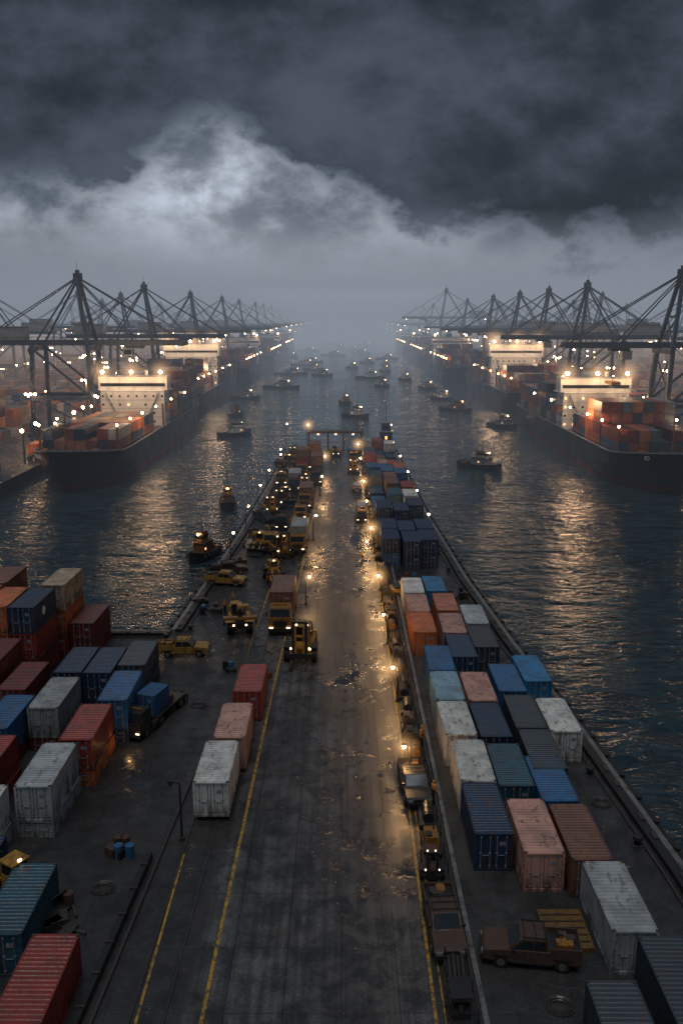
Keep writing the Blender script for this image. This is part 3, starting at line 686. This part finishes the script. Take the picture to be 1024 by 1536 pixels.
# ---------------------------------------------------------------- ships
shipcols=[(.26,.05,.03),(.36,.09,.04),(.17,.035,.026),(.025,.08,.17),(.05,.06,.07),(.46,.16,.06),(.32,.11,.055),(.36,.32,.28),(.025,.05,.09),(.22,.06,.035),(.14,.15,.15),(.40,.12,.05)]
def ship(X,Y0,L,B,acc,deck=4.2,seed=1,tiers=3,lit=True,name=None,hull=BLK,acch=9,nb=3,full=False):
    r=random.Random(seed); root=empty('container_ship',(X,Y0,0))
    b=MB(); levels=[-4.2,-3,-1.6,1.2,deck]
    N_=26; rings=[]
    for i in range(N_+1):
        t=(i/N_)**1.5; yl=t*L
        row=[]
        for k,z in enumerate(levels):
            f=k/4; entr=.26-.15*f
            w=min(1,t/entr)**(.62-.12*f) if t>0 else 0
            if t>.93: w*=1-(t-.93)/.07*(.35-.25*f)
            rake=(1-min(1,t/.2))*(1-f)**1.3*7
            zz=z+(max(0,1-t/.16)**1.4*2.2*f*f)
            row.append((w*B/2,yl+rake,zz))
        rings.append(row)
    for a,c in zip(rings[:-1],rings[1:]):
        for k in range(4):
            m=RPT if k<2 else hull
            for s in (-1,1):
                b.add([(s*a[k][0],a[k][1],a[k][2]),(s*c[k][0],c[k][1],c[k][2]),(s*c[k+1][0],c[k+1][1],c[k+1][2]),(s*a[k+1][0],a[k+1][1],a[k+1][2])],[(0,1,2,3)],m)
        b.add([(-a[4][0],a[4][1],a[4][2]-.9),(a[4][0],a[4][1],a[4][2]-.9),(c[4][0],c[4][1],c[4][2]-.9),(-c[4][0],c[4][1],c[4][2]-.9)],[(0,1,2,3)],DKR)
        for s in (-1,1):
            b.beam((s*a[4][0],a[4][1],a[4][2]+.05),(s*c[4][0],c[4][1],c[4][2]+.05),.3,.22,GRN)
            if a[4][1]>L*.12:
                b.beam((s*(a[4][0]-.3),a[4][1],a[4][2]+1),(s*(c[4][0]-.3),c[4][1],c[4][2]+1),.07,.07,GRN)
    e=rings[-1]; vs=[(-p[0],p[1],p[2]) for p in e]+[(p[0],p[1],p[2]) for p in reversed(e)]; b.add(vs,[tuple(range(len(vs)))],hull)
    b.obj('hull',parent=root)
    b=MB(); b.cyl((0,L*.05,deck+.8),(0,L*.05,deck+9),.25,.15,OPT,8); b.beam((-1.5,L*.05,deck+7),(1.5,L*.05,deck+7),.15,.15,OPT)
    for s in (-1,1):
        b.box(s*2.5,L*.045,deck+.6,1.4,2,1.2,STL); b.box(s*B*.28,L*.07,deck+.5,1.5,1.5,.9,OPT)
        for i in range(4): b.cyl((s*(B/2-1.2),L*(.12+.2*i),deck-.8),(s*(B/2-1.2),L*(.12+.2*i),deck+5.5),.3,.3,OPT,6)
    b.box(0,L*.035,deck+1.1,.8,.8,.8,STL)
    b.obj('deck_gear',parent=root)
    a=acc; W=B*.98; b=MB(); z=deck-.8; H=acch
    b.box(0,a,z,W*.92,7.5,H*.72,WPT); b.box(0,a,z+H*.72,W,5.5,H*.28,WPT,ty=.96)
    for fl in range(int(H*.72/2.4)):
        zz=z+1.0+fl*2.4; q=int(W*.9/2.0)
        b.box(0,a,zz+1.55,W*.925,7.56,.08,GRN)
        for j in range(q):
            if r.random()<.15: continue
            xx=-W*.43+j*(W*.86/(q-1)); b.box(xx,a-3.77,zz,.55,.06,.6,LMD if r.random()<.3 else GLS)
        for s in (-1,1):
            for j in range(3): b.box(s*W*.461,a-2.3+j*2.3,zz,.06,.8,.8,GLS)
    b.box(0,a-2.75,z+H*.8,W*.94,.1,.9,GLS); b.box(0,a,z+H,W*1.02,6,.15,GRN)
    for s in (-1,1):
        b.beam((s*W*.5,a-2.8,z+H+.9),(-s*W*.02,a-2.8,z+H+.9),.05,.05,DST)
        b.box(s*W*.5,a+1,z+H*.72,1.5,4,.15,WPT); b.box(s*(W*.46+.4),a-1,z+H*.35,1.4,3.4,1.2,TOR)
        b.beam((s*W*.46,a+3.6,z),(s*W*.46,a+3.6,z+H*.7),.1,.1,DST)
        b.beam((s*W*.2,a-4.1,z+H*.15),(s*W*.38,a-4.1,z+H*.68),.5,.12,GRN)
    b.obj('accommodation_block',parent=root)
    b=MB(); b.box(0,a+6,z+2,4,4,H*.95,BPT,ty=.85); b.box(0,a+6,z+2+H*.95,4,3.4,.8,BLK)
    b.cyl((0,a,z+H),(0,a,z+H+6),.25,.12,DST,6); b.beam((-2,a,z+H+4),(2,a,z+H+4),.12,.12,DST); b.cyl((-5,a,z+H),(-5,a,z+H+3),.1,.06,DST,6)
    b.cyl((3.5,a,z+H),(3.5,a,z+H+1.6),.5,.5,WPT,8)
    b.obj('funnel_and_mast',parent=root)
    b=MB(); 
    y=L*.13
    while y<L-8:
        if abs(y+6-a)<11: y+=1.5; continue
        nx=int((B-2)/2.5)
        tb=max(1,tiers+r.choice([-1,0,0,1])); 
        if y<L*.2: tb=max(1,tb-1)
        if y>a: tb+=1
        for i in range(nx):
            tt=max(0,tb+r.choice([-1,0,0,0,0]))
            for k in range(tt):
                c=r.choice(shipcols); j=r.uniform(.6,1.1); b.c=tuple(v*j for v in c)
                if r.random()<.4: b.box(-(nx-1)*1.25+i*2.5,y+6,deck-.3+k*2.6,2.38,12,2.5,CMS,bottom=False)
                else:
                    b.box(-(nx-1)*1.25+i*2.5,y+3,deck-.3+k*2.6,2.38,5.9,2.5,CMS,bottom=False)
                    b.c=r.choice(shipcols); b.box(-(nx-1)*1.25+i*2.5,y+9.1,deck-.3+k*2.6,2.38,5.9,2.5,CMS,bottom=False)
        y+=12.9
    b.obj('container_cargo',parent=root,colattr=True)
    b=MB(); Ls=[]
    for i in range(nb):
        xx=-W*.42+i*W*.84/max(1,nb-1); p=(xx,a-3.6,z+H+1.3); b.sphere(p,.5,LMF); b.beam((xx,a-2.9,z+H),(xx,a-3.4,z+H+.9),.1,.1,DST); Ls.append(p)
    for yy in (L*.12,L*.22,L*.32,L*.45,L*.62,L*.8):
        for s in (-1,1): b.sphere((s*(B/2-1.2),yy,deck+5.9),.26,LMP)
    b.obj('floodlights',parent=root)
    if lit:
        for p in Ls: place('lamp_halo',HALO_F,p,0,root,5.5 if Y0<300 else 7.5)
        point(root,(-W*.25,a-10,z+H+3),2500,.6,(1,.66,.38),'floodlight'); point(root,(W*.25,a-10,z+H+3),2500,.6,(1,.66,.38),'floodlight')
        point(root,(B*.5+2 if X<0 else -B*.5-2,L*.30,deck+9),4000,.8,(1,.62,.33),'floodlight')
    if name:
        cu=bpy.data.curves.new('ship_name','FONT'); cu.body=name; cu.size=1.25; cu.extrude=.03
        cu.materials.append(WPT); tx=bpy.data.objects.new('ship_name',cu); sc.collection.objects.link(tx); tx.parent=root
        k=rings[1]; k2=rings[3]
        a0=Vector((-k2[4][0],k2[4][1],0)); a1=Vector((-k[4][0],k[4][1],0)); dd=(a1-a0).normalized()
        nrm=Vector((dd.y,-dd.x,0))
        tx.location=a0+nrm*.55+Vector((0,0,k[4][2]-1.9)); tx.rotation_euler=(math.radians(97),0,math.atan2(dd.y,dd.x))
    return root
ship(-59.5,180,128,20,72,seed=3,name='KEUEL',tiers=3,acch=14)
ship(-66,318,140,25,72,deck=5,seed=5,tiers=4,acch=18)
ship(-64,478,130,24,90,deck=5,seed=8,tiers=4,nb=2,acch=17,lit=False)
ship(-62,630,140,24,100,deck=5,seed=9,tiers=4,nb=2,acch=15,lit=False); ship(-62,800,160,24,100,deck=5,seed=19,tiers=4,nb=2,acch=15,lit=False)
ship(70.5,177,128,20,68,seed=4,name='ID',tiers=3,acch=14)
ship(76,320,140,24,66,deck=5,seed=6,tiers=4,acch=18)
ship(70,482,130,24,90,deck=5,seed=11,tiers=4,nb=2,acch=17,lit=False)
ship(70,640,140,24,100,deck=5,seed=12,tiers=4,nb=2,acch=15,lit=False); ship(70,810,160,24,100,deck=5,seed=29,tiers=4,nb=2,acch=15,lit=False)

# ---------------------------------------------------------------- quay cranes
def crane_mesh():
    b=MB(); m=CRP; zg=26; za=45
    for y in (-7.5,7.5):
        b.beam((6,y,0),(4.6,y*.72,zg),1.1,1.3,m); b.beam((-12,y,0),(-11,y*.8,zg),1.0,1.2,m)
        b.beam((6,y,1.6),(-12,y,1.6),1.0,1.2,m); b.beam((5.6,y*.95,11),(-11.7,y*.95,11),.9,1.1,m)
        b.beam((5.6,y*.95,11),(-11,y*.8,zg-1),.5,.6,m); b.beam((5.8,y*.97,2),(-11.7,y*.95,11),.4,.5,m)
        b.beam((4.6,y*.72,zg),(1.5,y*.12,za),.9,1.0,m); b.beam((1.5,y*.12,za),(-11,y*.6,zg),.45,.5,m)
        for x in (6,-12): 
            b.box(x,y,0,1.6,4.6,1.0,DST)
            for q in (-1.5,-.5,.5,1.5): b.cyl((x-.4,y+q,.35),(x+.4,y+q,.35),.35,.35,STL,8)
    for x in (5.2,-11.5):
        b.beam((x,-6.5,zg-1),(x,6.5,zg-1),.9,1.3,m); b.beam((x,-7,11.5),(x,7,11.5),.7,.9,m)
    b.beam((4.8,-6.2,13),(4.8,5.6,zg-2),.35,.35,m); b.beam((4.8,6.2,13),(4.8,-5.6,zg-2),.35,.35,m)
    b.beam((3.2,-3.8,34),(3.2,3.8,34),.5,.6,m); b.beam((4.5,-5.2,zg+.5),(3.2,3.6,34),.3,.3,m); b.beam((4.5,5.2,zg+.5),(3.2,-3.6,34),.3,.3,m)
    for y in (-2.2,2.2):
        b.beam((-29,y,zg+.6),(32,y,zg+.6),.8,1.5,m)
        for x in range(-28,32,4): b.beam((x,y*1.35,zg+1.2),(x,y*1.35,zg+2.2),.08,.08,m)
        b.beam((-29,y*1.35,zg+2.2),(32,y*1.35,zg+2.2),.08,.08,m)
        b.beam((1.5,y*.4,za),(30.5,y,zg+1.5),.22,.3,m); b.beam((1.5,y*.4,za-.5),(17,y,zg+1.5),.22,.3,m)
        b.beam((1.5,y*.4,za),(-27,y,zg+1.5),.22,.3,m)
    for x in range(-28,33,5): b.beam((x,-2.2,zg+.4),(x,2.2,zg+.4),.4,.6,m)
    for x in range(-28,28,5): b.beam((x,-2.2,zg+.3),(x+5,2.2,zg+.3),.2,.2,m)
    b.box(-20,0,zg+1.4,11,5.5,3.6,GRN); b.box(-20,0,zg+5,11.6,6,.2,DST)
    b.box(15,0,zg-3.2,2.6,2.6,2.4,GRN); b.box(15,-1.33,zg-2.8,2.2,.06,1.4,GLS); b.box(17,0,zg-1,5,3.4,.8,DST)
    for s in (-1,1):
        for q in (-1,1): b.beam((18+s,q,zg-1),(18+s*.8,q*2.5,zg-9),.05,.05,DST)
    b.box(18,0,zg-9.8,2.4,6.2,.8,OPT)
    b.beam((0.3,0,za),(2.8,0,za),.8,2.4,m); b.box(1.5,0,za+.5,1,1,1.6,m); b.cyl((1.5,0,za+2),(1.5,0,za+4),.08,.04,DST,5)
    for i in range(8):
        b.beam((-11.5,-8.3+(i%2)*3,1+i*3),(-11.5,-8.3+((i+1)%2)*3,4+i*3),.5,.12,DST)
    for x in (29,-26): b.sphere((x,0,zg-.6),.2,LMP)
    for y in (-7.6,7.6): b.sphere((6.6,y,11.8),.35,LMF); b.sphere((-12.6,y,11.8),.3,LMF)
    return b.mesh('quay_crane')
CRM=crane_mesh()
for y in [258,346,458,566,662,786,880,980,1090,1220,1360,1500,1660,1850]: place('quay_crane',CRM,(-75-R.uniform(0,2)-2,y,0),R.uniform(-.03,.03))
for y in [236,326,394,452,531,640,775,870,980,1090,1220,1360,1500,1660,1850]: place('quay_crane',CRM,(91+R.uniform(0,2),y,0),math.pi+R.uniform(-.03,.03),None,1.0 if y!=775 else 1.25)
for x,y,s in [(-150,330,.95),(-165,420,1),(-155,520,1.05),(-170,640,1),(-160,780,1),(-150,900,1),(-240,600,1),(-120,480,1),(-115,700,1),(-200,1000,1),(-260,850,1)]: place('quay_crane',CRM,(x,y,0),R.choice([0,math.pi]),None,s)
for x,y,s in [(165,360,.95),(175,450,1),(165,560,1.05),(175,680,1),(160,820,1),(170,950,1),(250,640,1),(135,500,1),(130,730,1),(210,1000,1),(270,850,1)]: place('quay_crane',CRM,(x,y,0),R.choice([0,math.pi]),None,s)

# ---------------------------------------------------------------- far yards
def yard(x0,x1,y0,y1,seed,hm=3):
    r=random.Random(seed); b=MB(); dirx=1 if x1>x0 else -1
    y=y0
    while y<y1:
        x=x0
        while abs(x-x0)<abs(x1-x0):
            hb=r.choice([0,1,2,2,3,3,hm])
            w=r.randint(3,6)
            for i in range(w):
                for q in range(2):
                    hh=max(0,hb-r.choice([0,0,1]))
                    for k in range(hh):
                        c=r.choice(shipcols+[(.4,.36,.3)]); j=r.uniform(.7,1.2); b.c=tuple(v*j for v in c)
                        if k==hh-1 or i==0 or i==w-1 or q==0: b.box(x+dirx*i*2.6,y+3+q*6.4,k*2.6,2.42,6.05,2.55,CMS,bottom=False)
            x+=dirx*(w*2.6+r.choice([1.0,5,8]))
        y+=13+r.choice([3,6,9])
    b.obj('container_yard',colattr=True)
yard(-96,-250,175,520,1); yard(-96,-330,530,1100,2); yard(112,250,170,520,3); yard(112,330,530,1100,4)
for X,s in ((-78,1),(97,-1)):
    for i in range(14):
        y=190+i*27+R.uniform(-5,5)
        o=truck(R.choice([DST,OPT,GRN]),flat=R.random()<.5).obj('container_truck',(X+R.uniform(-4,4),y,0),R.choice([0,math.pi]))
        if R.random()<.8: place('cargo_container',C20,(0,.2,1.2),0,o,1,R.choice([BL,RD,OR,GY,WH]))
b0=[(-128,140,26,20,7),(-118,268,18,30,8),(140,300,30,26,9),(-200,700,60,40,14),(210,720,60,40,14),(135,172,22,24,8)]
for x,y,w,d,h in b0:
    b=MB(); b.box(x,y,0,w,d,h,GRN)
    b.M=Matrix.Translation((x,y,h)); b.add([(-w/2-.5,-d/2-.5,0),(w/2+.5,-d/2-.5,0),(w/2+.5,d/2+.5,0),(-w/2-.5,d/2+.5,0),(-w/2-.5,0,h*.3),(w/2+.5,0,h*.3)],[(0,1,5,4),(2,3,4,5),(0,4,3),(1,2,5),(0,3,2,1)],STL)
    b.M=Matrix.Identity(4)
    for i in range(int(w//5)): b.box(x-w/2+3+i*5,y-d/2-.05,0.1,3.2,.1,h*.6,DST)
    b.obj('warehouse')
def mastm(h,n,r):
    b=MB(); b.cyl((0,0,0),(0,0,h),.3,.16,DST,8); b.box(0,0,h,n*1.2,.5,.4,DST)
    for i in range(n): b.sphere(((i-(n-1)/2)*1.3,-.4,h+.1),r,LMF)
    return b.mesh('floodlight_mast')
MM=mastm(17,3,.42); ML=mastm(8,1,.42); k_=0
for side in (-1,1):
    base=-88 if side<0 else 104
    for y in [205,250,300,345,390,440,490,540,590,650,710,770,840,900,980,1060,1150]:
        x=base+side*R.uniform(0,6); o=place('floodlight_mast',MM,(x,y+R.uniform(-8,8),0),0,None,(1,1,R.uniform(.65,1)))
        if y<560 and k_%2==0: point(o,(0,-1,16),11000,.5,(1,.52,.20),'floodlight')
        k_+=1
    for i in range(44): place('floodlight_mast',MM,(side*R.uniform(120,300),R.uniform(230,1100),0),0,None,(1,1,R.uniform(.4,.9)))
    e=-73.5 if side<0 else 84.5
    for i in range(70): place('quay_lamp_post',ML,(e+side*R.uniform(0,3),200+i*14+R.uniform(-4,4),0),0,None,(1,1,R.uniform(.8,1.4)))
# ---------------------------------------------------------------- fog banks
def fog(name,x0,x1,y0,y1,z1,den,rad):
    m=bpy.data.materials.new(name); m.use_nodes=True; k=NT(m.node_tree)
    a=k.n('ShaderNodeVolumeAbsorption'); a.inputs['Color'].default_value=(0,0,0,1); a.inputs['Density'].default_value=den
    e=k.n('ShaderNodeEmission'); e.inputs['Color'].default_value=(*rad,1); e.inputs['Strength'].default_value=den  # the fog emits its own colour in place of light scattered inside it
    ad=k.n('ShaderNodeAddShader'); o=k.n('ShaderNodeOutputMaterial')
    k.l(a.outputs[0],ad.inputs[0]); k.l(e.outputs[0],ad.inputs[1]); k.l(ad.outputs[0],o.inputs['Volume'])
    b=MB(); b.box((x0+x1)/2,(y0+y1)/2,-6,x1-x0,y1-y0,z1+6,m); b.obj(name)
fog('glowing_fog_bank',-3000,3000,120,7000,48,.0009,(.195,.225,.27))
fog('glowing_fog_bank',-2900,2900,520,6900,95,.0012,(.245,.275,.325))
fog('glowing_fog_bank',-95,105,800,6800,62,.0026,(.33,.365,.42))
fog('glowing_fog_bank',-420,-74,270,1500,24,.0008,(.55,.34,.20)); fog('glowing_fog_bank',86,430,270,1500,24,.0008,(.55,.34,.20))  # warm glow of the quay lamps put into the fog colour

# ---------------------------------------------------------------- world sky
w=bpy.data.worlds.new('World'); sc.world=w; w.use_nodes=True; k=NT(w.node_tree)
g=k.n('ShaderNodeTexCoord').outputs['Generated']
sp=k.n('ShaderNodeSeparateXYZ'); k.l(g,sp.inputs[0]); x,y,z=sp.outputs
yy=k.m('MAXIMUM',k.m('ABSOLUTE',y),.35)
u=k.m('DIVIDE',x,yy); v=k.m('DIVIDE',z,yy)
cv=k.n('ShaderNodeCombineXYZ'); k.l(u,cv.inputs[0]); k.l(v,cv.inputs[2]); k.l(k.m('MULTIPLY',y,.7),cv.inputs[1])
P=k.mapv(cv.outputs[0],1,1,1.6)
n1=k.noise(P,4.6,8,.58,.12); n2=k.noise(k.mapv(P,1,1,1,(4,2,7)),9.5,7,.58,.1); n3=k.noise(k.mapv(P,1,1,1,(9,5,1)),3.4,6,.55,.2)
def gauss(uc,vc,su,sv):
    a=k.m('DIVIDE',k.m('SUBTRACT',u,uc),su); b_=k.m('DIVIDE',k.m('SUBTRACT',v,vc),sv)
    r2=k.m('ADD',k.m('MULTIPLY',a,a),k.m('MULTIPLY',b_,b_))
    return k.m('EXPONENT',k.m('MULTIPLY',r2,-1.0))
edge=k.m('ADD',.146,k.m('MULTIPLY',gauss(-.14,.2,.065,9),.058))
edge=k.m('SUBTRACT',edge,k.step(u,-.04,.22,0,.052))
nn=k.m('ADD',k.m('MULTIPLY',k.m('SUBTRACT',n1,.5),.19),k.m('MULTIPLY',k.m('SUBTRACT',n2,.5),.19))
deck=k.step(k.m('ADD',k.m('SUBTRACT',v,edge),nn),-.016,.020)
br=k.m('ADD',.18,k.m('MULTIPLY',gauss(-.12,.145,.11,.06),.40))
br=k.m('ADD',br,k.m('MULTIPLY',gauss(-.02,.07,.26,.055),.13))
br=k.m('ADD',br,k.m('MULTIPLY',gauss(-.36,.12,.13,.025),.12))
br=k.m('SUBTRACT',br,k.m('MULTIPLY',gauss(0,-.01,9,.035),.03))
mod=k.step(k.m('ADD',k.m('MULTIPLY',n2,.5),k.m('MULTIPLY',n1,.5)),.39,.61,.30,1.35)
mod=k.m('ADD',1,k.m('MULTIPLY',k.m('SUBTRACT',mod,1),k.step(v,.02,.12)))
lo=k.m('MULTIPLY',br,mod)
dk=k.step(k.m('ADD',k.m('MULTIPLY',n3,.55),k.m('MULTIPLY',n2,.45)),.38,.64,.027,.088)
val=k.m('ADD',k.m('MULTIPLY',lo,k.m('SUBTRACT',1,deck)),k.m('MULTIPLY',dk,deck))
over=k.step(z,.38,.8)
val=k.m('ADD',k.m('MULTIPLY',val,k.m('SUBTRACT',1,over)),k.m('MULTIPLY',over,.12))
tint=k.mix(k.step(val,.03,.28),(.76,.96,1.28),(.90,1.0,1.17))
vm=k.n('ShaderNodeVectorMath',operation='SCALE'); k.l(tint,vm.inputs[0]); k.l(val,vm.inputs['Scale'])
sky=k.n('ShaderNodeTexSky'); sky.sky_type='NISHITA'; sky.sun_disc=False; sky.sun_elevation=math.radians(70); sky.sun_rotation=math.radians(200)
bg1=k.n('ShaderNodeBackground'); k.l(vm.outputs[0],bg1.inputs[0]); bg1.inputs[1].default_value=1
bg2=k.n('ShaderNodeBackground'); k.l(sky.outputs[0],bg2.inputs[0]); bg2.inputs[1].default_value=.002
ad=k.n('ShaderNodeAddShader'); k.l(bg1.outputs[0],ad.inputs[0]); k.l(bg2.outputs[0],ad.inputs[1])
o=k.n('ShaderNodeOutputWorld'); k.l(ad.outputs[0],o.inputs[0])

d=bpy.data.lights.new('sun','SUN'); d.energy=.9; d.angle=math.radians(35); d.color=(.92,.96,1)
s=bpy.data.objects.new('sun',d); sc.collection.objects.link(s); s.rotation_euler=(math.radians(17),0,math.radians(-20))

cam=bpy.data.cameras.new('camera'); co=bpy.data.objects.new('camera',cam); sc.collection.objects.link(co)
cam.sensor_fit='VERTICAL'; cam.sensor_height=36; cam.sensor_width=24; cam.lens=36*1300/1536
cam.clip_start=.5; cam.clip_end=12000
co.location=(0,0,34); co.rotation_euler=(math.radians(90)-math.atan(293/1300),0,0)
sc.camera=co
